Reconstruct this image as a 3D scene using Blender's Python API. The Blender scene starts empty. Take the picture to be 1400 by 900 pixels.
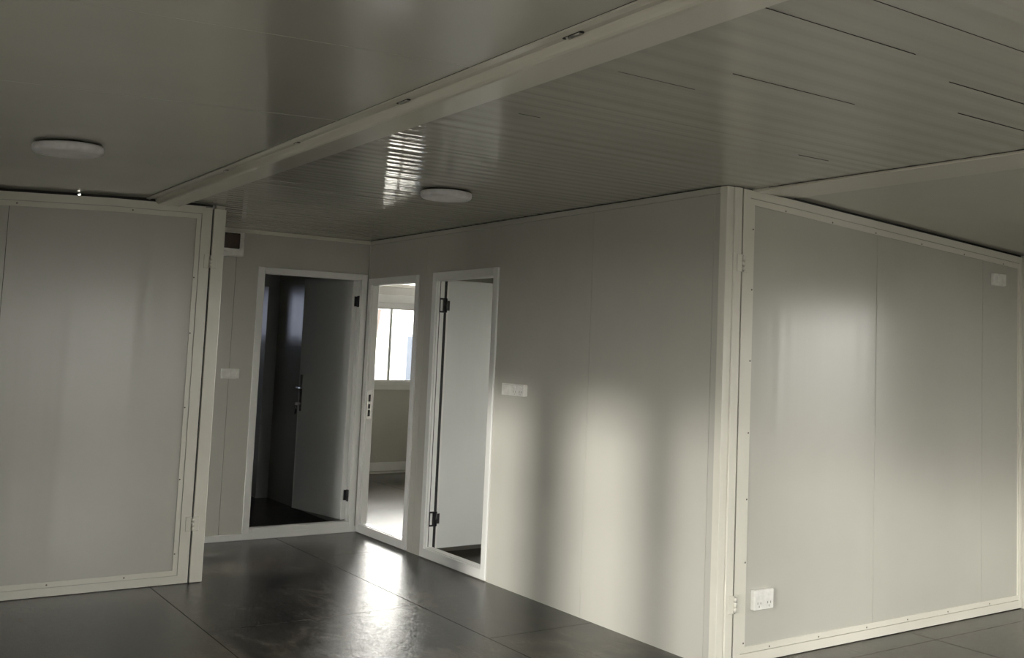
import bpy, math, random
from mathutils import Vector, Matrix
random.seed(7)
S = bpy.context.scene
COL = S.collection
PI = math.pi

# ------------------------------------------------------------------ dimensions
H = 2.30                     # height of the core ceiling
XB = 3.4518                  # partition with the two doorways
YA = 8.0384                  # far partition with the dark doorway
YL = 6.76                    # hinged panel on the left
YR = 3.79                    # hinged panel on the right
XL, XR = -0.78, 5.95         # outer walls of the wings
Y0, Y1 = -0.42, 11.55        # end walls
def zl(x): return H - 0.0445*max(0.0, 1.50-x)        # left wing ceiling slopes outwards
def zr(x): return H - 0.0629*max(0.0, x-3.80)        # right wing ceiling slopes outwards

# ------------------------------------------------------------------ materials
def new_mat(name):
    m = bpy.data.materials.new(name); m.use_nodes = True
    nt = m.node_tree; b = nt.nodes['Principled BSDF']
    return m, nt, b
def N(nt, t, **kw):
    n = nt.nodes.new(t)
    for k, v in kw.items(): setattr(n, k, v)
    return n
def coords(nt, scale):
    tc = N(nt, 'ShaderNodeTexCoord'); mp = N(nt, 'ShaderNodeMapping')
    mp.inputs['Scale'].default_value = scale
    nt.links.new(tc.outputs['Object'], mp.inputs['Vector'])
    return mp.outputs['Vector']
def noise(nt, vec, scale, detail=3, rough=.5, dist=0):
    n = N(nt, 'ShaderNodeTexNoise'); n.inputs['Scale'].default_value = scale
    n.inputs['Detail'].default_value = detail; n.inputs['Roughness'].default_value = rough
    n.inputs['Distortion'].default_value = dist
    nt.links.new(vec, n.inputs['Vector']); return n.outputs['Fac']
def ramp(nt, fac, a, b, p0=0.3, p1=0.7):
    r = N(nt, 'ShaderNodeValToRGB'); r.color_ramp.elements[0].position = p0; r.color_ramp.elements[1].position = p1
    r.color_ramp.elements[0].color = (*a, 1); r.color_ramp.elements[1].color = (*b, 1)
    nt.links.new(fac, r.inputs['Fac']); return r.outputs['Color']
def bump(nt, bsdf, fac, strength, dist, prev=None):
    b = N(nt, 'ShaderNodeBump'); b.inputs['Strength'].default_value = strength; b.inputs['Distance'].default_value = dist
    nt.links.new(fac, b.inputs['Height'])
    if prev: nt.links.new(prev, b.inputs['Normal'])
    nt.links.new(b.outputs['Normal'], bsdf.inputs['Normal']); return b.outputs['Normal']
def rgh(nt, bsdf, fac, a, b):
    m = N(nt, 'ShaderNodeMapRange'); m.inputs['To Min'].default_value = a; m.inputs['To Max'].default_value = b
    nt.links.new(fac, m.inputs['Value']); nt.links.new(m.outputs['Result'], bsdf.inputs['Roughness'])

def coated_steel(name, ca, cb, r0, r1, waves=(6.0, 6.0, .22), wdist=.004, spec=.5, fine=.00005):
    m, nt, b = new_mat(name)
    v = coords(nt, (1, 1, 1)); f = noise(nt, v, 1.6, 3)
    nt.links.new(ramp(nt, f, ca, cb), b.inputs['Base Color'])
    w = noise(nt, coords(nt, waves), 1.0, 2)
    n1 = bump(nt, b, w, 1.0, wdist)
    fn = noise(nt, coords(nt, (140, 140, 9)), 1.0, 2)
    bump(nt, b, fn, 1.0, fine, n1)
    b.inputs['Roughness'].default_value = r0
    b.inputs['Specular IOR Level'].default_value = spec
    return m
M = {}
WALL_A, WALL_B = (.50, .49, .445), (.54, .53, .48)
M['wall'] = coated_steel('coated_wall_panel', WALL_A, WALL_B, .235, .34)
M['ceil'] = coated_steel('ribbed_ceiling_sheet', (.44, .43, .38), (.47, .46, .41), .045, .24, (.6, 6, 1), .0006, .5, .0001)
M['ceil_s'] = coated_steel('smooth_ceiling_sheet', (.44, .43, .38), (.47, .46, .41), .13, .2, (1.2, .9, 1), .004, .5, .0001)
M['cream'] = coated_steel('cream_painted_steel', (.70, .68, .60), (.76, .74, .66), .22, .34, (6, 6, 2), .0015)
M['beam'] = coated_steel('glossy_cream_beam_paint', (.62, .60, .52), (.66, .64, .56), .10, .1, (3, 3, 2), .0006)
M['frame'] = coated_steel('white_door_frame', (.72, .72, .70), (.78, .78, .76), .3, .4, (4, 4, 2), .0006)
M['leaf'] = coated_steel('door_leaf_sheet', (.64, .65, .64), (.69, .70, .69), .3, .4, (6, 6, .3), .003)

def plain(name, col, r, metal=0.0, spec=.5, var=.08):
    m, nt, b = new_mat(name)
    f = noise(nt, coords(nt, (1, 1, 1)), 30, 2)
    nt.links.new(ramp(nt, f, tuple(c*(1-var) for c in col), tuple(min(1, c*(1+var)) for c in col)), b.inputs['Base Color'])
    b.inputs['Roughness'].default_value = r; b.inputs['Metallic'].default_value = metal
    b.inputs['Specular IOR Level'].default_value = spec
    return m
M['white_plastic'] = plain('white_plastic', (.80, .79, .75), .35)
M['lamp_plastic'] = plain('opal_lamp_cover', (.74, .72, .74), .30)
M['black'] = plain('gap_black', (.012, .012, .012), .6)  # black that stands for the shade inside narrow gaps
M['black_metal'] = plain('black_metal', (.02, .02, .022), .35)
M['chrome'] = plain('chrome', (.75, .75, .76), .12, 1.0)
M['dull_metal'] = plain('galvanised_metal', (.55, .54, .50), .35, 1.0)
M['screw'] = plain('screw_head', (.16, .15, .13), .4, .8)
M['hole'] = plain('dark_hole', (.02, .019, .018), .7)
M['concrete'] = plain('dark_gravel_ground', (.07, .067, .06), .9)
M['white_sheet'] = plain('white_building_sheet', (.80, .79, .76), .6)
M['pink_sheet'] = plain('pinkish_board', (.10, .078, .07), .7)
M['blue_sheet'] = plain('blue_grey_tarpaulin', (.055, .07, .10), .6)
def smoked():
    m, nt, b = new_mat('smoked_brown_cover')
    nt.links.new(ramp(nt, noise(nt, coords(nt, (1, 1, 1)), 9, 2), (.018, .008, .005), (.045, .02, .012)), b.inputs['Base Color'])
    b.inputs['Roughness'].default_value = .12; return m
M['smoked'] = smoked()
def floor_mat():
    m, nt, b = new_mat('dark_floor_board')
    v = coords(nt, (1, 1, 1))
    f1 = noise(nt, v, 1.3, 6, .6, .4); f2 = noise(nt, coords(nt, (6, 2.2, 1)), 1.0, 8, .7, 1.2)
    mx = N(nt, 'ShaderNodeMath', operation='MULTIPLY'); nt.links.new(f1, mx.inputs[0]); nt.links.new(f2, mx.inputs[1])
    r = N(nt, 'ShaderNodeValToRGB'); e = r.color_ramp.elements
    e[0].position = .19; e[0].color = (.008, .0075, .006, 1); e[1].position = .37; e[1].color = (.11, .094, .074, 1)
    nt.links.new(mx.outputs[0], r.inputs['Fac']); nt.links.new(r.outputs['Color'], b.inputs['Base Color'])
    f3 = noise(nt, coords(nt, (60, 38, 1)), 1.0, 4, .65, 3.0)
    n1 = bump(nt, b, f3, 1.0, .0011)
    
    f5 = noise(nt, coords(nt, (26, 60, 1)), 1.0, 5, .7, 3.0); f6 = N(nt, 'ShaderNodeMapRange')
    f6.inputs['From Min'].default_value = .35; f6.inputs['From Max'].default_value = .65; nt.links.new(f5, f6.inputs['Value']); rgh(nt, b, f6.outputs['Result'], .13, .25)
    b.inputs['Specular IOR Level'].default_value = .36
    return m
M['floor'] = floor_mat()
def glass(name, tint):
    m = bpy.data.materials.new(name); m.use_nodes = True; nt = m.node_tree
    for n in list(nt.nodes): nt.nodes.remove(n)
    o = N(nt, 'ShaderNodeOutputMaterial'); mix = N(nt, 'ShaderNodeMixShader')
    t = N(nt, 'ShaderNodeBsdfTransparent'); g = N(nt, 'ShaderNodeBsdfGlossy'); g.inputs['Roughness'].default_value = .02
    fr = N(nt, 'ShaderNodeFresnel'); fr.inputs['IOR'].default_value = 1.3
    nz = noise(nt, coords(nt, (1, 1, 1)), 2, 2)
    nt.links.new(ramp(nt, nz, tuple(c*.94 for c in tint), tint), t.inputs['Color'])
    nt.links.new(fr.outputs[0], mix.inputs[0]); nt.links.new(t.outputs[0], mix.inputs[1]); nt.links.new(g.outputs[0], mix.inputs[2])
    nt.links.new(mix.outputs[0], o.inputs['Surface']); return m
M['glass'] = glass('clear_pane', (.95, .96, .96)); M['glass_blue'] = glass('cool_light_pane', (.30, .32, .37))  # blue tint stands in for cool skylight in the dark room

# ------------------------------------------------------------------ mesh builder
class MB:
    def __init__(s): s.v = []; s.f = []; s.sm = []
    def add(s, vs, fs, smooth=False):
        o = len(s.v); s.v += [tuple(v) for v in vs]
        for f in fs: s.f.append([i+o for i in f]); s.sm.append(smooth)
        return s
    def box(s, x0, x1, y0, y1, z0, z1, bev=0):
        x0, x1 = sorted((x0, x1)); y0, y1 = sorted((y0, y1)); z0, z1 = sorted((z0, z1))
        if bev <= 0:
            vs = [(x, y, z) for x in (x0, x1) for y in (y0, y1) for z in (z0, z1)]
            return s.add(vs, [(0,1,3,2),(4,6,7,5),(0,4,5,1),(2,3,7,6),(0,2,6,4),(1,5,7,3)])
        # chamfered box from 24 vertices
        b = min(bev, (x1-x0)*.45, (y1-y0)*.45, (z1-z0)*.45)
        c = [((x0+x1)/2), ((y0+y1)/2), ((z0+z1)/2)]; h = [(x1-x0)/2, (y1-y0)/2, (z1-z0)/2]
        vs = []; idx = {}
        for sx in (-1, 1):
            for sy in (-1, 1):
                for sz in (-1, 1):
                    for ax in range(3):
                        p = [sx*h[0], sy*h[1], sz*h[2]]; sg = (sx, sy, sz)
                        for k in range(3):
                            if k != ax: p[k] -= sg[k]*b
                        idx[(sx, sy, sz, ax)] = len(vs); vs.append([c[k]+p[k] for k in range(3)])
        fs = []
        for ax in range(3):
            u, w = [k for k in range(3) if k != ax]
            for sg in (-1, 1):
                q = []
                for (a, bb) in ((-1,-1),(1,-1),(1,1),(-1,1)):
                    t = [0,0,0]; t[ax] = sg; t[u] = a; t[w] = bb; q.append(idx[(*t, ax)])
                fs.append(self_orient(vs, q, c))
        for ax in range(3):
            u, w = [k for k in range(3) if k != ax]
            for a in (-1, 1):
                for bb in (-1, 1):
                    t0 = [0,0,0]; t0[u] = a; t0[w] = bb; t0[ax] = -1; t1 = list(t0); t1[ax] = 1
                    fs.append(self_orient(vs, [idx[(*t0, u)], idx[(*t1, u)], idx[(*t1, w)], idx[(*t0, w)]], c))
        for sx in (-1, 1):
            for sy in (-1, 1):
                for sz in (-1, 1):
                    fs.append(self_orient(vs, [idx[(sx, sy, sz, k)] for k in range(3)], c))
        return s.add(vs, fs)
    def prism(s, pts, axis, a, b, smooth=False):
        # polygon in the two other axes, extruded along axis from a to b
        def mk(p, t):
            if axis == 0: return (t, p[0], p[1])
            if axis == 1: return (p[0], t, p[1])
            return (p[0], p[1], t)
        n = len(pts); vs = [mk(p, a) for p in pts]+[mk(p, b) for p in pts]
        fs = [list(range(n))[::-1], list(range(n, 2*n))]
        s.add(vs, fs)
        s.add(vs, [(i, (i+1) % n, n+(i+1) % n, n+i) for i in range(n)], smooth); return s
    def ring(s, outer, inner, y0, y1):
        # picture-frame ring in the xz plane between two polygons of equal length
        n = len(outer)
        vs = [(p[0], y0, p[1]) for p in outer]+[(p[0], y0, p[1]) for p in inner]+[(p[0], y1, p[1]) for p in outer]+[(p[0], y1, p[1]) for p in inner]
        fs = []
        for i in range(n):
            j = (i+1) % n
            fs += [(i, j, n+j, n+i), (2*n+i, 3*n+i, 3*n+j, 2*n+j), (i, 2*n+i, 2*n+j, j), (n+i, n+j, 3*n+j, 3*n+i)]
        return s.add(vs, fs)
    def cyl(s, p0, p1, r, n=16, smooth=True, r2=None):
        p0 = Vector(p0); p1 = Vector(p1); d = (p1-p0).normalized(); r2 = r if r2 is None else r2
        u = d.orthogonal().normalized(); w = d.cross(u); vs = []
        for (c, rr) in ((p0, r), (p1, r2)):
            for i in range(n):
                a = 2*PI*i/n; vs.append(c+u*math.cos(a)*rr+w*math.sin(a)*rr)
        s.add(vs, [(i, (i+1) % n, n+(i+1) % n, n+i) for i in range(n)], smooth)
        return s.add(vs, [list(range(n))[::-1], list(range(n, 2*n))])
    def tube(s, pts, r, n=10):
        for a, b in zip(pts, pts[1:]): s.cyl(a, b, r, n)
        return s
    def lathe(s, prof, c, n=48):
        vs = []; k = len(prof)
        for i in range(n):
            a = 2*PI*i/n
            for (r, z) in prof: vs.append((c[0]+r*math.cos(a), c[1]+r*math.sin(a), c[2]+z))
        fs = []
        for i in range(n):
            j = (i+1) % n
            for q in range(k-1): fs.append((i*k+q, j*k+q, j*k+q+1, i*k+q+1))
        return s.add(vs, fs, True)
    def build(s, name, mat, parent=None, loc=(0, 0, 0), kind=None):
        me = bpy.data.meshes.new(name); me.from_pydata(s.v, [], s.f); me.materials.append(mat)
        for p, q in zip(me.polygons, s.sm): p.use_smooth = q
        import bmesh
        bm = bmesh.new(); bm.from_mesh(me); bmesh.ops.remove_doubles(bm, verts=bm.verts, dist=1e-6)
        bmesh.ops.recalc_face_normals(bm, faces=bm.faces); bm.to_mesh(me); bm.free()
        o = bpy.data.objects.new(name, me); COL.objects.link(o)
        o.location = loc
        if parent: o.parent = parent
        if kind: o['kind'] = kind
        return o
def self_orient(vs, q, c):
    return q
def empty(name, loc, label=None, cat=None, group=None, kind=None):
    o = bpy.data.objects.new(name, None); COL.objects.link(o); o.location = loc; o.empty_display_size = .05
    tag(o, label, cat, group, kind); return o
def tag(o, label=None, cat=None, group=None, kind=None):
    if label: o['label'] = label
    if cat: o['category'] = cat
    if group: o['group'] = group
    if kind: o['kind'] = kind
    return o
def copy_part(src, parent, loc, label=None):
    c = src.copy(); COL.objects.link(c); c.parent = parent; c.location = loc
    if label: c['label'] = label
    return c

# ------------------------------------------------------------------ walls with openings
def wall(name, axis, t0, t1, u0, u1, z0, top, openings=(), seams=(), mat=None, label=None, backing=True):
    """axis: normal axis (0 -> wall in yz, 1 -> wall in xz). top: function of u or number."""
    tf = top if callable(top) else (lambda u: top)
    cuts = sorted(set([u0, u1]+[o[0] for o in openings]+[o[1] for o in openings]+list(seams)))
    cuts = [c for c in cuts if u0 <= c <= u1]
    mb = MB(); g = .0011
    def piece(a, b, za, zb, bt, depth0=t0, depth1=t1):
        ta, tb_ = (tf(a), tf(b)) if bt else (zb, zb)
        pts = [(a, za), (b, za), (b, tb_), (a, ta)]
        mb.prism(pts, axis, depth0, depth1)
    for a, b in zip(cuts, cuts[1:]):
        aa = a+(g if a in seams else 0); bb = b-(g if b in seams else 0)
        mid = (a+b)/2; ops = sorted([o for o in openings if o[0] <= mid <= o[1]], key=lambda o: o[2])
        z = z0
        for o in ops:
            if o[2] > z+1e-4: piece(aa, bb, z, o[2], False)
            z = o[3]
        piece(aa, bb, z, None, True)
    ob = mb.build(name, mat or M['wall'], kind='structure')
    if label: ob['label'] = label
    for s_ in seams:                                  # a dark filler at the bottom of each panel joint
        if any(o[0] < s_ < o[1] for o in openings): continue
        mid = (t0+t1)/2
        f = MB().prism([(s_-.004, z0), (s_+.004, z0), (s_+.004, tf(s_)-.002), (s_-.004, tf(s_)-.002)], axis, t0+.012 if t0 < t1 else t0-.012, t1-.012 if t0 < t1 else t1+.012)
        f.build('joint_filler', M['hole'], ob)
    return ob

# floor: boards with fine joints over a dark base
fb = MB()
xs = [XL, 0.48, 1.645, 2.81, 3.62, 4.85, XR]
for i, (a, b) in enumerate(zip(xs, xs[1:])):
    ys = {0: [Y0, 1.6, 4.0, 6.4, 8.8, Y1], 1: [Y0, 2.4, 4.84, 7.2, 9.6, Y1], 2: [Y0, 3.2, 5.6, 8.0, 10.4, Y1],
          3: [Y0, 2.4, 4.80, 7.2, 9.6, Y1], 4: [Y0, 1.2, 3.6, 6.0, 8.95, Y1], 5: [Y0, 1.2, 3.6, 6.0, 8.4, Y1]}[i]
    for c, d in zip(ys, ys[1:]):
        fb.box(a+.0018, b-.0018, c+.0015, d-.0015, -.018, 0, .0008)
fb.build('floor', M['floor'], kind='structure')
sub = MB().box(XL-.06, XR+.06, Y0-.06, Y1+.06, -.12, -.0185)
sub.build('trim_1', M['hole'], kind='structure')

# core ceiling: ribbed sheet running across the room, with sheet joints
def ribbed(name, x0, x1, y0, y1, grooves=(), z=H):
    ys = []; zs = []; y = y0; rnd = random.Random(3)
    while y < y1:
        p = rnd.uniform(.055, .125); A = p*rnd.uniform(.0035, .0085); n = 12
        for k in range(n):
            yy = y+p*k/n
            if yy >= y1: break
            ys.append(yy); zs.append(z+A*(1-math.cos(2*PI*k/n))+.00012*math.sin(yy*211))
        y += p
    ys.append(y1); zs.append(z)
    mb = MB(); X = [x0+(x1-x0)*i/6 for i in range(7)]
    gr = sorted(grooves); pts = list(zip(ys, zs))
    for (g, w, d) in gr:
        pts = [p for p in pts if abs(p[0]-g) > w]; pts += [(g-w, z+.0004), (g-w*.5, z+d), (g+w*.5, z+d), (g+w, z+.0004)]
    pts.sort(); n = len(pts); vs = []
    for xx in X:
        vs += [(xx, a, b) for a, b in pts]
    fs = [(i*n+j, i*n+j+1, (i+1)*n+j+1, (i+1)*n+j) for i in range(len(X)-1) for j in range(n-1)]
    mb.add(vs, fs, True); mb.box(x0, x1, y0, y1, z+.03, z+.07)
    return mb.build(name, M['ceil'], kind='structure')
ribbed('ceiling', 1.60, 3.80, Y0, YA+.02, [])
for (jy, ja, jb, jw) in [(1.58, 1.74, 3.68, .0018), (1.79, 1.70, 2.30, .0004), (1.90, 2.60, 3.20, .0004), (2.28, 2.08, 2.62, .0007), (2.50, 1.82, 2.12, .0014), (3.01, 3.12, 3.30, .0010), (3.20, 1.90, 1.99, .0014), (2.12, 2.95, 3.35, .0004)]:
    MB().box(ja, jb, jy-jw/2, jy+jw/2, H-.0009, H+.002).build('joint_filler', M['hole'], bpy.data.objects['ceiling'])
ribbed('ceiling', 1.44, XB+.01, YA+.02, Y1, [])
MB().box(1.475, 1.61, YL+.101, YA+.02, H+.001, H+.06).build('trim_12', M['ceil_s'], kind='structure')
# wing ceilings: smooth sheets sloping outwards
def wing(name, pts, y0, y1, mat, th=.05):
    mb = MB()
    poly = pts+[(x, z+th) for x, z in reversed(pts)]
    mb.prism(poly, 1, y0, y1); return mb.build(name, mat, kind='structure')
HX, HY = 1.112, 6.845          # a pinhole in the left roof, seen as a bright speck above the panel
def lw(x): return (x, zl(x))
wing('ceiling', [lw(XL-.06), lw(1.485)], Y0-.06, HY-.02, M['ceil_s'])
wing('ceiling', [lw(XL-.06), lw(HX+.004)], HY-.02, HY+.05, M['ceil_s'], .003)
wing('ceiling', [lw(HX+.020), lw(1.485)], HY-.02, HY+.05, M['ceil_s'], .003)
wing('ceiling', [lw(XL-.06), lw(1.485)], HY+.05, Y1+.06, M['ceil_s'], .003)
for jy in (2.77, 3.80):
    MB().prism([(XL, zl(XL)-.0007), (1.47, zl(1.47)-.0007), (1.47, zl(1.47)+.001), (XL, zl(XL)+.001)], 1, jy-.005, jy+.005).build('joint_cover', M['ceil_s'], bpy.data.objects['ceiling.002'])
wing('ceiling', [(3.80, H), (XR+.06, zr(XR+.06))], Y0-.06, 7.02, M['ceil_s'])
wing('ceiling', [(XB+.05, H+.03), (XR+.06, 2.245)], 7.02, Y1+.06, M['ceil_s'])

# ------------------------------------------------------------------ inner partitions
# far partition (dark doorway), its face at y = YA looking towards -y
DA = (2.612, 3.390, .075, 1.985)
wall('wall_back', 1, YA, YA+.05, 1.44, XB+.001, 0, H, [DA], [2.40], label='grey partition with the dark doorway')
# partition on the right with two doorways, face at x = XB
B1 = (7.165, 7.962, .045, 1.945); B2 = (6.018, 6.833, .045, 1.945)
wall('wall_right', 0, XB, XB+.05, YR+.05, Y1, 0, H, [B1, B2], [3.89, 4.922, 7.02, 9.30], label='long grey partition with two doorways')
# partition between the two rooms, bathroom side wall, outer walls
wall('wall_partition', 1, 6.98, 7.03, XB+.05, XR, 0, lambda x: zr(x)-.001, label='wall between the two rooms')
wall('wall_bathroom', 0, 1.44, 1.49, YA+.05, Y1, 0, 2.28, seams=[9.6])
WIN1 = (4.66, 5.86, 1.045, 1.925)
BW = (2.38, 3.06, 1.50, 2.03)
wall('wall_end_right', 1, Y1, Y1+.06, XB+.05, XR+.06, 0, lambda x: 2.192, [WIN1], [4.30, 5.9], label='end wall with the window')
wall('wall_end_core', 1, Y1, Y1+.06, 1.44, XB+.05, 0, H, [BW])
LWN = (-.20, 1.0, 1.0, 1.93)
wall('wall_end_left', 1, Y1, Y1+.06, XL-.06, 1.44, 0, lambda x: zl(x), [])
SW = [(.25, 1.48, .30, 1.95), (1.64, 2.02, .30, 1.95), (2.24, 3.02, .30, 1.95), (3.38, 4.10, .30, 1.95), (6.98, 7.90, .30, 1.95), (10.30, 11.20, 1.0, 1.95)]  # unseen side openings, laid out for the light they cast
wall('wall_left', 0, XL-.06, XL, Y0-.06, Y1+.06, 0, zl(XL)-.001, SW, [5.6, 8.6])
RW = [(1.65, 2.65, .90, 1.88), (4.30, 6.05, .60, 1.93), (8.0, 9.5, .90, 1.93)]  # openings of the far rooms are unseen, added to brighten them
wall('wall_outer_right', 0, XR, XR+.06, Y0-.06, Y1+.06, 0, zr(XR)-.002, RW, [1.0, 3.4])
FD = (1.80, 3.30, .05, 1.97); FR = (4.35, 5.45, .95, 1.93); FW = (1.08, 1.40, .95, 1.93)  # unseen right wing opening added to brighten the hinged panel
wall('wall_front', 1, Y0-.06, Y0, XL, XR, 0, lambda x: min(zl(x), zr(x)) - .002, [FD, FW, FR], [3.9, 5.7])

# ------------------------------------------------------------------ trims
def trim(n, x0, x1, y0, y1, z0, z1, mat='frame', nm='trim'):
    return MB().box(x0, x1, y0, y1, z0, z1, .002).build(f'{nm}_{n}', M[mat], kind='structure')
trim(2, 1.60, XB-.012, YA-.022, YA, H-.030, H-.001, 'cream')             # cornice over the far partition
trim('back', 1.60, XB-.001, YA-.016, YA, 0, .046, 'frame', 'baseboard')
trim(3, XB-.012, XB, YR+.05, YA, H-.036, H-.004, 'wall')                # narrow cornice of the long partition
trim(4, XB-.014, XB, YA-.030, YA-.016, .05, H-.03, 'wall')              # corner angle
trim('end', XB+.05, XR, Y1-.014, Y1, .028, .125, 'frame', 'baseboard')
trim(5, XB+.05, XR, Y1-.02, Y1, 2.150, 2.190, 'cream')
trim('partition', XB+.05, XR, 7.03, 7.042, 0, .09, 'frame', 'baseboard')
# strips coloured dark for the shadow gaps over the hinged panels, and a dark one along the ceiling joint of the long partition
MB().prism([(XL, zl(XL)-.016), (HX-.008, zl(HX)-.016), (HX-.008, zl(HX)-.001), (XL, zl(XL)-.001)], 1, YL+.012, YL+.03).build('trim_6', M['hole'], kind='structure')
MB().prism([(HX+.008, zl(HX)-.016), (1.485, H-.017), (1.86, H-.017), (1.86, H-.002), (1.485, H-.002), (HX+.008, zl(HX)-.001)], 1, YL+.012, YL+.03).build('trim_7', M['hole'], kind='structure')
MB().prism([(3.55, H-.012), (3.80, H-.018), (XR, zr(XR)-.018), (XR, zr(XR)-.001), (3.80, H-.001), (3.55, H-.001)], 1, YR+.012, YR+.03).build('trim_8', M['hole'], kind='structure')
trim(9, XB-.006, XB+.02, YR+.05, YA, H-.004, H+.004, 'hole')
trim(10, 3.34, 3.40+.05, 10.12, 10.26, 0, 1.99, 'leaf')                   # jamb of a partition inside the dark room
trim(11, 2.9, 3.45, 10.14, 10.24, 1.99, 2.29, 'leaf')

# ------------------------------------------------------------------ ceiling beams (top-level things)
def beam(name, label, x0, mirror, y0, y1, joints=(), slots=()):
    W = .285 if mirror else .194
    prof = [(0, -.007), (.018, -.011), (.020, -.011), (.0225, -.004), (.027, -.004), (.048, -.005)]
    prof += [(.051, -.009), (.055, -.020), (.059, -.028), (.065, -.033), (.074, -.0358)]
    prof += [(.188, -.036), (.194, -.032), (.194, .03), (0, .03)]
    if mirror: prof = [(0, -.008), (.003, -.012), (.280, -.012), (.285, -.008), (.285, .03), (0, .03)]
    pts = [((x0+W-u) if mirror else (x0+u), H+z) for u, z in prof]
    t = empty(name, (x0+W/2, y0, H), label, 'beam')
    mb = MB()
    ys = [y0]+list(joints)+[y1]
    for i, (a, b) in enumerate(zip(ys, ys[1:])):
        mb.prism([(x-(x0+W/2), z-H) for x, z in pts], 1, a-y0+(.001 if i else 0), b-y0-.001)
    mb.build('beam_body', M['beam'], t)
    for sx_ in (-W/2-.003, W/2-.001): MB().box(sx_, sx_+.004, 0, y1-y0-.12, -.0016, .02).build('joint_filler', M['hole'], t)
    sx = .0385-W/2
    for (c, L) in slots:
        h = MB()
        # oblong slot: dark plate with two round ends
        o = []
        for k in range(9):
            a = PI*k/8; o.append((sx+.0085*math.cos(a), c-y0+L/2+.011*math.sin(a)))
        for k in range(9):
            a = PI+PI*k/8; o.append((sx+.0085*math.cos(a), c-y0-L/2+.011*math.sin(a)))
        h.prism(o, 2, -.0065, -.001); s_ = h.build('slot', M['hole'], t); s_['label'] = 'dark oblong slot with a bolt in it'
        b = MB(); b.cyl((sx, c-y0-L/2, -.006), (sx, c-y0+L/2*.35, -.006), .0060, 12)
        b.cyl((sx, c-y0+L/2*.45, -.006), (sx, c-y0+L/2*.75, -.006), .0068, 12)
        b.build('bolt', M['dull_metal'], s_)
    return t
beam('ceiling_beam', 'long cream steel ceiling beam with bolt slots running over the left panel', 1.471, False, Y0, YL+.10, [4.21],
     [(2.28, .07), (3.31, .07), (4.335, .03), (5.32, .03), (1.25, .07)])
beam('ceiling_beam', 'plain cream ceiling beam meeting the top of the right hinged panel', 3.625, True, Y0, YR+.02)

# ------------------------------------------------------------------ posts
t = empty('steel_post', (3.49, YR, 0), 'cream steel corner post at the near end of the long partition', 'post')
MB().box(.0, .050, -.008, .05, .003, H-.003, .003).build('post_face', M['cream'], t)
MB().box(-.048, -.001, .0, .05, .003, H-.003, .002).build('flange', M['cream'], t)
MB().box(.051, .062, .022, .04, .003, H-.02).build('dark_gap_strip', M['black'], t)  # black strip behind the open gap, colours its shade
t = empty('steel_post', (1.902, YL, 0), 'slim cream steel post at the right edge of the left hinged panel', 'post')
MB().box(-.038, .036, -.004, .066, .003, H-.026, .003).build('post_face', M['cream'], t)
MB().box(-.026, .030, .004, .060, H-.0255, H-.003, .002).build('cap', M['wall'], t)
MB().box(-.050, -.039, .012, .04, .003, H-.03).build('dark_gap_strip', M['black'], t)  # black strip so the gap beside the post looks shaded
br = MB(); br.box(-.09, -.036, -.002, .02, H-.024, H-.019, .001); br.cyl((-.045, -.008, H-.022), (-.045, -.008, H-.004), .006, 10)
br.build('bracket', M['chrome'], t)

# ------------------------------------------------------------------ hinged wall panels
SCREW = MB().lathe([(0, -.0014), (.003, -.0013), (.0042, -.0006), (.0045, 0), (.0045, .001)], (0, 0, 0), 12)
screw_proto = None
def place_screw(parent, x, z, y):
    global screw_proto
    if screw_proto is None:
        screw_proto = SCREW.build('screw', M['screw'], parent); screw_proto.rotation_euler = (-PI/2, 0, 0); screw_proto.location = (x, y, z)
    else: copy_part(screw_proto, parent, (x, y, z))
def hinge(parent, x, yl, yr, z, h):
    hb = MB(); y = min(yl, yr)
    hb.box(x-.038, x-.003, yl-.005, yl, z-h/2, z+h/2, .0015); hb.box(x+.003, x+.038, yr-.005, yr, z-h/2, z+h/2, .0015)
    hg = hb.build('hinge', M['cream'], parent)
    kb = MB()
    for k in range(3):
        a = z-h*.42+k*h*.28; kb.cyl((x, y-.007, a), (x, y-.007, a+h*.255), .0085, 14)
    kb.build('knuckle', M['cream'], hg)
    kp = MB().cyl((x, y-.006, z-h*.50), (x, y-.006, z+h*.46), .0035, 8); kp.build('pin', M['dull_metal'], hg)
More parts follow.
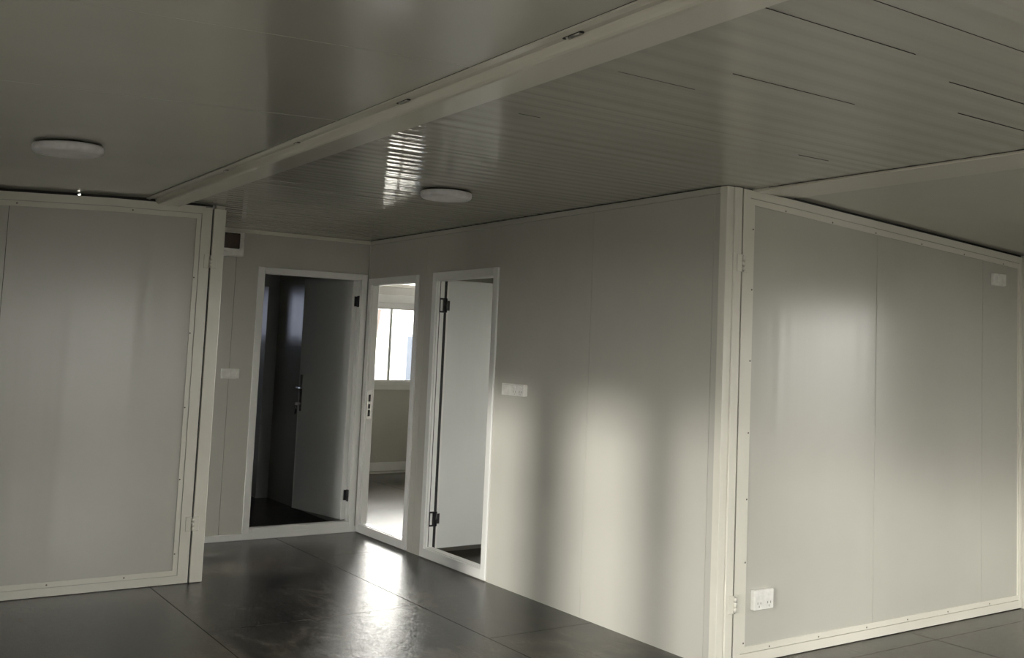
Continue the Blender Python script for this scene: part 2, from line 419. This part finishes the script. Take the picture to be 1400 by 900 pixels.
def folding_panel(label, outline, inner1, inner2, y, seams, screws, hinge_x, hinges, yl, yr):
    """outline polygon in xz; inner1 = inner edge of the outer channel; inner2 = inner edge of the cover strip"""
    x0 = min(p[0] for p in outline); t = empty('hinged_wall_panel', (x0, y, 0), label, 'wall panel')
    L = lambda P: [(p[0]-x0, p[1]) for p in P]
    r = MB().ring(L(outline), L(inner1), 0, .052); r.build('frame', M['cream'], t)
    shr = [(a[0]+(b[0]-a[0])*.09, a[1]+(b[1]-a[1])*.09) for a, b in zip(L(inner1), L(inner2))]
    r = MB().ring(shr, L(inner2), .0035, .02); r.build('cover_strip', M['cream'], t)
    # sheet: split at the vertical joints
    poly = inner1
    def topz(x):
        top = sorted([p for p in poly if p[1] > 1.0]); 
        for a, b in zip(top, top[1:]):
            if a[0] <= x <= b[0]: return a[1]+(b[1]-a[1])*(x-a[0])/(b[0]-a[0])
        return top[-1][1] if x > top[-1][0] else top[0][1]
    bx0 = min(p[0] for p in poly); bx1 = max(p[0] for p in poly); bz = min(p[1] for p in poly)
    kinks = [p[0] for p in poly if p[1] > 1 and bx0+.01 < p[0] < bx1-.01]
    mb = MB(); cuts = [bx0]+sorted(seams)+[bx1]
    for a, b in zip(cuts, cuts[1:]):
        aa = a+(.0012 if a in seams else 0)-x0; bb = b-(.0012 if b in seams else 0)-x0
        tops = [(bb, topz(b))]+[(k-x0, topz(k)) for k in sorted(kinks, reverse=True) if a < k < b]+[(aa, topz(a))]
        mb.prism([(aa, bz), (bb, bz)]+tops, 1, .010, .046)
    mb.build('sheet', M['wall'], t)
    for s_ in seams:
        MB().box(s_-x0-.004, s_-x0+.004, .014, .04, bz, topz(s_)).build('joint_filler', M['hole'], t)
    for (sx, sz) in screws: place_screw(t, sx-x0, sz, .0033)
    for hz in hinges: hinge(t, hinge_x-x0, yl, yr, hz, .085)
    return t
def outline(xa, xb, kx, topf, ds0, ds1, db, dt, zb=.004):
    return [(xa+ds0, zb+db), (xb-ds1, zb+db), (xb-ds1, topf(xb-ds1)-dt), (kx, topf(kx)-dt), (xa+ds0, topf(xa+ds0)-dt)]
tl = lambda x: zl(x)-.017
scr = [(x, .066) for x in (-.5, -.1, .3, .70, 1.10, 1.50)]+[(1.772, z) for z in (.18, .62, 1.05, 1.50, 1.84)]+[(x, zl(x)-.080) for x in (-.4, .2, .8, 1.40)]
folding_panel('wide grey wall panel in a cream frame left of the slim post, hinged at its right edge',
    outline(XL+.004, 1.855, 1.30, tl, 0, 0, 0, 0), outline(XL+.004, 1.855, 1.30, tl, .055, .060, .046, .046), outline(XL+.004, 1.855, 1.30, tl, .09, .090, .078, .080),
    YL, [.765], scr, 1.8595, [1.945, .352], 0, -.004)
tr = lambda x: zr(x)-(.005 if x < 3.7 else .015)
XRE = 5.947
scr = [(x, .063) for x in (3.80, 4.15, 4.52, 4.86, 5.22, 5.62)]+[(3.624, z) for z in (.10, .48, .78, 1.10, 1.45, 1.80, 2.1)]+[(x, zr(x)-.082) for x in (3.85, 4.2, 4.55, 4.95, 5.35, 5.75)]
folding_panel('grey wall panel in a cream frame right of the corner post, with a socket low down',
    outline(3.553, XRE, 3.88, tr, 0, 0, 0, 0), outline(3.553, XRE, 3.88, tr, .047, .022, .046, .040), outline(3.553, XRE, 3.88, tr, .080, .038, .078, .075),
    YR, [4.572, 5.545], scr, 3.5465, [1.925, .293], -.008, 0)

# ------------------------------------------------------------------ doors
def frame_ring(mb, u0, u1, z0, z1, w, f, b, dpt, axis, wt=None, wb=None):
    wt = wt or w; wb = wb or w
    def bx(a, b_, c, d, p, q):
        if axis == 1: mb.box(a, b_, p, q, c, d, .0025)
        else: mb.box(p, q, a, b_, c, d, .0025)
    # architrave on the near face
    bx(u0-w, u0+.004, z0-wb, z1+wt, f, b); bx(u1-.004, u1+w, z0-wb, z1+wt, f, b)
    bx(u0+.004, u1-.004, z1-.004, z1+wt, f, b); bx(u0+.004, u1-.004, z0-wb, z0+.004, f, b)
    # lining through the wall
    bx(u0-.003, u0+.008, z0, z1, b, dpt); bx(u1-.008, u1+.003, z0, z1, b, dpt)
    bx(u0+.008, u1-.008, z1-.008, z1+.003, b, dpt); bx(u0+.008, u1-.008, z0-.003, z0+.008, b, dpt)
# door in the far partition
d = empty('door_1', ((DA[0]+DA[1])/2, YA, 0), 'dark doorway with its door standing open into the unlit room', kind='structure')
mb = MB(); cx = d.location.x
frame_ring(mb, DA[0]-cx, DA[1]-cx, DA[2], DA[3], .046, -.014, 0, .055, 1, .042, .044); mb.build('door_frame', M['frame'], d)
# leaf: built closed along +x from the hinge, then turned about the hinge
def door_leaf(parent, hx, hy, ang, w, z0, z1, side):
    l = MB().box(0, w, 0, .040, z0, z1, .002); lf = l.build('leaf', M['leaf'], parent, (hx, hy, 0)); lf.rotation_euler = (0, 0, ang)
    e = MB(); e.box(-.001, .012, -.0012, .0412, z0, z1, .001); e.box(w-.012, w+.001, -.0012, .0412, z0, z1, .001); e.build('edge_profile', M['frame'], lf)
    return lf
ang = math.atan2(8.84-8.095, 3.262-3.385)
lf = door_leaf(d, 3.385-cx, .060, ang, .755, .09, 2.005, 1)
# after the turn the visible face (towards -x) is local +y
yv = .040
hd = MB().box(.690, .722, yv, yv+.008, .895, 1.20, .003); h_ = hd.build('handle_plate', M['chrome'], lf)
lv = MB(); lv.cyl((.706, yv+.006, 1.09), (.706, yv+.052, 1.09), .009, 12); lv.tube([(.706, yv+.048, 1.09), (.66, yv+.052, 1.088), (.60, yv+.050, 1.086)], .0085, 12)
lv.build('lever', M['chrome'], h_)
ky = MB(); ky.cyl((.706, yv+.004, .955), (.706, yv+.03, .955), .012, 14); ky.box(.700, .712, yv+.03, yv+.055, .945, .968, .002)
k1 = ky.build('lock_cylinder', M['dull_metal'], h_)
ring = MB()
for i in range(12):
    a, b = 2*PI*i/12, 2*PI*(i+1)/12
    ring.cyl((.706+.016*math.sin(a), yv+.048, .930+.016*math.cos(a)), (.706+.016*math.sin(b), yv+.048, .930+.016*math.cos(b)), .0018, 6)
for (dx, dz) in ((-.012, 0), (.006, -.006)):
    ring.box(.700+dx, .712+dx, yv+.045, yv+.049, .875+dz, .915+dz, .001)
kk = ring.build('keys', M['black_metal'], k1); kk['label'] = 'small bunch of dark keys on a ring'
# hinges of this door
for hz in (1.81, .28):
    hb = MB(); hb.cyl((3.392-cx, .040, hz-.045), (3.392-cx, .040, hz+.045), .009, 12)
    hb.box(3.360-cx, 3.386-cx, .045, .062, hz-.04, hz+.04, .001); hb.box(3.375-cx, 3.386-cx, .005, .04, hz-.045, hz+.045, .001)
    hb.build('hinge', M['black_metal'], d)

def strip_box(d, x0, x1, y0, y1, z0, z1, name, mat):
    return MB().box(x0, x1, y0, y1, z0, z1, .001).build(name, M[mat], d)
# doorway nearest the corner: open, strike plate on its far jamb
d = empty('door_2', (XB, (B1[0]+B1[1])/2, 0), 'open doorway by the corner, showing the room with the window', kind='structure'); cy = d.location.y
mb = MB(); frame_ring(mb, B1[0]-cy, B1[1]-cy, B1[2]+.02, B1[3], .052, -.014, 0, .055, 0, .048, .058); mb.build('door_frame', M['frame'], d)
st = strip_box(d, .004, .040, B1[1]-cy-.0110, B1[1]-cy-.007, .88, 1.11, 'strike_plate', 'chrome')
for (a, b) in ((.905, .955), (.965, 1.00), (1.02, 1.075)):
    strip_box(st, .012, .030, B1[1]-cy-.0118, B1[1]-cy-.0108, a, b, 'latch_hole', 'hole')
# second doorway: door turned 90 degrees into the room
d = empty('door_3', (XB, (B2[0]+B2[1])/2, 0), 'second doorway with a pale door opened square into the room', kind='structure'); cy = d.location.y
mb = MB(); frame_ring(mb, B2[0]-cy, B2[1]-cy, B2[2]+.02, B2[3], .055, -.014, 0, .055, 0, .052, .058); mb.build('door_frame', M['frame'], d)
lf = MB().box(0, .79, 0, .040, .058, 1.950, .002).build('leaf', M['leaf'], d, (.078, B2[1]-cy-.004, 0))
MB().box(-.002, .012, -.0012, .0412, .058, 1.95, .001).build('edge_profile', M['frame'], lf)
MB().box(.056, .074, B2[1]-cy-.0078, B2[1]-cy+.03, B2[2], 1.95).build('dark_gap_strip', M['black'], d)  # black strip standing in for the dark gap beside the leaf
MB().box(.018, .023, B2[1]-cy-.0086, B2[1]-cy-.0075, B2[2]+.03, 1.935).build('dark_gap_strip', M['black'], d)  # thin black strip standing in for a dark gap
for hz in (1.765, .265):
    hb = MB(); y = B2[1]-cy-.008
    hb.box(.018, .050, y-.004, y, hz+.040, hz+.052); hb.box(.018, .050, y-.004, y, hz-.052, hz-.040)
    hb.box(.018, .025, y-.004, y, hz-.052, hz+.052); hb.box(.044, .062, y-.004, y, hz-.052, hz+.052)
    hb.cyl((.068, y-.006, hz-.05), (.068, y-.006, hz+.05), .009, 12)
    hb.box(.070, .100, y-.0005, y+.003, hz-.035, hz+.035)
    hb.build('hinge', M['black_metal'], d)

# ------------------------------------------------------------------ windows
def window(name, axis, f, b, u0, u1, z0, z1, label, mull=(), w=.045, pane='glass', sill=True, slant=False):
    c = (u0+u1)/2; t = empty(name, (c, f, 0) if axis == 1 else (f, c, 0), label, kind='structure')
    s = 1 if b > f else -1
    def B(mb, a, b_, d0, d1, c0, c1, bev=.002):
        if axis == 1: mb.box(a-c, b_-c, d0*s, d1*s, c0, c1, bev)
        else: mb.box(d0*s, d1*s, a-c, b_-c, c0, c1, bev)
    mb = MB(); dp = abs(b-f)
    B(mb, u0-.04, u0+w, -.012, dp, z0-.04, z1+.04); B(mb, u1-w, u1+.04, -.012, dp, z0-.04, z1+.04)
    B(mb, u0+w, u1-w, -.012, dp, z1-w*.35, z1+.04); B(mb, u0+w, u1-w, -.012, dp, z0-.04, z0+w*.25)
    mb.build('window_frame', M['frame'], t)
    xs = [u0+w]+list(mull)+[u1-w]
    for i, (a, b_) in enumerate(zip(xs, xs[1:])):
        sb = MB(); o = .012+.014*(i % 2); m0 = a-(.016 if i else 0); m1 = b_+(.016 if i < len(xs)-2 else 0); sw = .030
        B(sb, m0, m0+sw, o, o+.014, z0+.011, z1-.016); B(sb, m1-sw, m1, o, o+.014, z0+.011, z1-.016)
        B(sb, m0+sw, m1-sw, o, o+.014, z0+.011, z0+.028); B(sb, m0+sw, m1-sw, o, o+.014, z1-.033, z1-.016)
        sh = sb.build('sash', M['frame'], t)
        pb = MB(); B(pb, m0+sw, m1-sw, o+.006, o+.009, z0+.028, z1-.033, 0); pb.build('pane', M[pane], sh)
    if sill:
        sb = MB(); B(sb, u0-.05, u1+.05, -.022, 0, z0-.085, z0-.041); sb.build('window_sill', M['frame'], t)
        sb = MB(); B(sb, u0-.05, u1+.05, -.022, 0, z1+.041, z1+.135); sb.build('head_trim', M['frame'], t)
    return t
window('window_1', 1, Y1, Y1+.06, *WIN1, 'sliding window seen through the doorway by the corner', [5.265])
window('window_2', 1, Y1, Y1+.06, *BW, 'small high window of the dark room', [2.70], pane='glass_blue', sill=False)
for i, sw in enumerate(SW):
    window(f'window_{3+i}', 0, XL, XL-.06, *sw, 'unseen side window placed for the light it casts' if i < 4 else 'unseen window placed for light from the room behind the left panel', [(sw[0]+sw[1])/2] if sw[1]-sw[0] > .85 else [])
window('window_9', 0, XR, XR+.06, *RW[0], 'side window of the right wing', [2.15])
window('window_10', 0, XR, XR+.06, *RW[1], 'unseen side window added to light the room behind the second doorway', [5.18])
window('window_11', 0, XR, XR+.06, *RW[2], 'unseen side window added to light the room beyond the corner doorway', [8.75])
window('window_12', 1, Y0, Y0-.06, *FW, 'narrow end window', [])
window('window_13', 1, Y0, Y0-.06, *FR, 'unseen end window added to brighten the right hinged panel', [4.9])
window('door_4', 1, Y0, Y0-.06, *FD, 'glazed double entrance door', [2.55], w=.07, sill=False)

# ------------------------------------------------------------------ electrical things
def socket_plate(mb, w, h, dpt, bev=.003):
    mb.box(-w/2, w/2, -dpt, 0, -h/2, h/2, bev)
# power socket on the right panel
t = empty('power_socket', (3.735, YR+.010, .298), 'white double power socket low on the right hinged panel', 'socket')
mb = MB(); socket_plate(mb, .132, .096, .030, .004); pl = mb.build('plate', M['white_plastic'], t)
for sx in (-.033, .033):
    MB().box(sx-.011, sx+.011, -.0355, -.029, .018, .034, .002).build('switch', M['white_plastic'], t)
    sm = MB()
    for (dx, dz, r) in ((-.010, -.006, .5), (.010, -.006, -.5)):
        sm.box(sx+dx-.0012, sx+dx+.0012, -.0306, -.0298, dz-.006-.008, dz+.004-.008)
    sm.box(sx-.0012, sx+.0012, -.0306, -.0298, -.036, -.026)
    sm.build('pin_hole', M['hole'], t)
# switch high on the right panel
t = empty('light_switch', (5.69, YR+.010, 1.993), 'small white switch near the upper right corner of the right panel', 'switch')
mb = MB(); socket_plate(mb, .128, .074, .026, .004); mb.build('plate', M['white_plastic'], t)
for sx in (-.022, .022): MB().box(sx-.016, sx+.016, -.0295, -.025, -.024, .024, .002).build('rocker', M['white_plastic'], t)
# switch on the far partition
t = empty('light_switch', (2.406, YA, 1.220), 'white wall switch left of the dark doorway, below the fuse box', 'switch')
mb = MB(); socket_plate(mb, .132, .074, .012, .003); mb.build('plate', M['white_plastic'], t)
for sx in (-.021, .021): MB().box(sx-.019, sx+.019, -.0155, -.011, -.024, .024, .002).build('rocker', M['white_plastic'], t)
# pair on the long partition (faces -x)
def on_b(name, y, z, label, cat):
    t = empty(name, (XB, y, z), label, cat); t.rotation_euler = (0, 0, -PI/2); return t
t = on_b('light_switch', 5.777, 1.218, 'white switch nearest the second doorway, touching the socket beside it', 'switch')
mb = MB(); socket_plate(mb, .138, .074, .018, .003); mb.build('plate', M['white_plastic'], t)
MB().box(-.035, .035, -.0215, -.017, -.024, .024, .002).build('rocker', M['white_plastic'], t)
t = on_b('power_socket', 5.634, 1.218, 'white power socket beside the wall switch on the long partition', 'socket')
mb = MB(); socket_plate(mb, .140, .074, .030, .003); mb.build('plate', M['white_plastic'], t)
for sx in (-.034, .034): MB().box(sx-.010, sx+.010, -.0345, -.029, .012, .026, .002).build('switch', M['white_plastic'], t)
sm = MB()
for sx in (-.034, .034):
    sm.box(sx-.012, sx-.0095, -.0306, -.0298, -.016, -.004); sm.box(sx+.0095, sx+.012, -.0306, -.0298, -.016, -.004); sm.box(sx-.001, sx+.001, -.0306, -.0298, -.030, -.020)
sm.build('pin_hole', M['hole'], t)
# fuse box
t = empty('fuse_box', (2.305, YA, 2.178), 'white fuse box with a smoked brown cover, partly behind the slim post', 'fuse box')
MB().box(-.13, .13, -.055, 0, -.092, .092, .006).build('housing', M['white_plastic'], t)
MB().box(-.105, .095, -.066, -.054, -.036, .078, .005).build('cover', M['smoked'], t)
c = MB().box(-.035, .025, -.074, -.054, -.060, -.036, .004).build('latch', M['white_plastic'], t)

# ceiling lamps
def lamp(x, y, z, tilt, label):
    t = empty('ceiling_lamp', (x, y, z), label, 'ceiling lamp', 'round ceiling lamps'); t.rotation_euler = (0, tilt, 0)
    MB().lathe([(0, -.0015), (.118, -.0015), (.118, -.007), (0, -.007)], (0, 0, 0), 48).build('base', M['black_metal'], t)  # base coloured black for the shadow gap above the cover
    pr = [(.132, -.007), (.136, -.012), (.136, -.026)]
    for k in range(1, 8):
        a = PI/2*k/7; pr.append((.116+.020*math.cos(a), -.026-.018*math.sin(a)))
    pr += [(.08, -.0455), (0, -.047)]
    MB().lathe([(0, -.007)]+pr, (0, 0, 0), 64).build('lamp_cover', M['lamp_plastic'], t)
    return t
lamp(2.59, 5.08, H-.0015, 0, 'round white ceiling lamp on the ribbed ceiling in front of the doorways')
lamp(.757, 4.96, zl(.757)-.001, -math.atan(.0445), 'round white ceiling lamp on the smooth left ceiling above the left panel')

# ------------------------------------------------------------------ outdoors
MB().box(-60, 70, -60, 90, -.5, -.30).build('ground', M['concrete'], kind='structure')
t = empty('shed', (7.6, 19.0, -.30), 'pale building outside the window, nearly lost in the glare', 'building')
MB().box(-3.2, 4.0, 0, 5, 0, 3.2, .01).build('wall', M['white_sheet'], t)
mb = MB()
for i in range(30): mb.box(-3.2+i*.24, -3.1+i*.24, -.03, 0, 0, 3.2)
mb.build('cladding_ribs', M['white_sheet'], t)
t = empty('timber_board', (7.45, 17.3, -.30), 'pinkish boards leaning outside the left half of the window', 'board')
mb = MB()
for k, dx in enumerate((-.25, -.02, .22)):
    mb.prism([(dx-.4, 0), (dx-.28, 0), (dx+.02, 2.2+.1*k), (dx-.10, 2.2+.1*k)], 1, .0, .04)
mb.build('board', M['pink_sheet'], t)
t = empty('covered_stack', (9.15, 18.0, -.30), 'blue-grey covered stack outside the right half of the window', 'stack')
mb = MB().box(-.45, .65, -.4, .4, 0, 2.0, .05); mb.build('cover', M['blue_sheet'], t)

# ------------------------------------------------------------------ sky, camera
w = bpy.data.worlds.new('sky'); S.world = w; w.use_nodes = True; nt = w.node_tree
bg = nt.nodes['Background']
tc = N(nt, 'ShaderNodeTexCoord'); sp = N(nt, 'ShaderNodeSeparateXYZ'); nt.links.new(tc.outputs['Generated'], sp.inputs[0])
mr = N(nt, 'ShaderNodeMapRange'); nt.links.new(sp.outputs['Z'], mr.inputs['Value'])      # overcast sky: brighter towards the zenith
mr.inputs['From Min'].default_value = 0; mr.inputs['From Max'].default_value = 1; mr.inputs['To Min'].default_value = 4.6; mr.inputs['To Max'].default_value = 8.5
dt = N(nt, 'ShaderNodeVectorMath', operation='DOT_PRODUCT'); nt.links.new(tc.outputs['Generated'], dt.inputs[0]); dt.inputs[1].default_value = (.35, .93, .12)
gl = N(nt, 'ShaderNodeMapRange', interpolation_type='SMOOTHSTEP'); nt.links.new(dt.outputs['Value'], gl.inputs['Value'])                  # added sky glow on the far side, boosts the window light
gl.inputs['From Min'].default_value = .55; gl.inputs['From Max'].default_value = 1.0; gl.inputs['To Min'].default_value = 1.0; gl.inputs['To Max'].default_value = 2.1
ml = N(nt, 'ShaderNodeMath', operation='MULTIPLY'); nt.links.new(mr.outputs['Result'], ml.inputs[0]); nt.links.new(gl.outputs['Result'], ml.inputs[1])
nt.links.new(ml.outputs[0], bg.inputs['Strength'])
bg.inputs['Color'].default_value = (1.0, .965, .90, 1)

sd = bpy.data.lights.new('hazy_sun', 'SUN'); sd.energy = 1.45; sd.angle = math.radians(5.0); sd.color = (1, .95, .87)
so = bpy.data.objects.new('hazy_sun', sd); COL.objects.link(so); so.location = (-6, 0, 4)
so.rotation_euler = Vector((1, .50, -.185)).to_track_quat('-Z', 'Y').to_euler()
cam = bpy.data.cameras.new('camera'); co = bpy.data.objects.new('camera', cam); COL.objects.link(co); S.camera = co
F, YAW, PIT, ROL, CH, SX, SY = 1446.8868, -37.07, 4.958, 1.9579, 1.4613, 161.35, -90.7262
a = math.radians(-YAW); p = math.radians(PIT); r_ = math.radians(ROL)
fw = Vector((math.sin(a)*math.cos(p), math.cos(a)*math.cos(p), math.sin(p))); rt = Vector((math.cos(a), -math.sin(a), 0)); up = rt.cross(fw)
R = math.cos(r_)*rt+math.sin(r_)*up; U = -math.sin(r_)*rt+math.cos(r_)*up
m = Matrix((R, U, -fw)).transposed().to_4x4(); m.translation = Vector((0, 0, CH)); co.matrix_world = m
cam.sensor_width = 36; cam.lens = 36*F/1400; cam.shift_x = -SX/1400; cam.shift_y = SY/1400; cam.clip_start = .02
S.view_settings.view_transform = 'Standard'; S.view_settings.look = 'None'; S.view_settings.gamma = 1; S.view_settings.use_curve_mapping = False
S.view_settings.exposure = 1.3
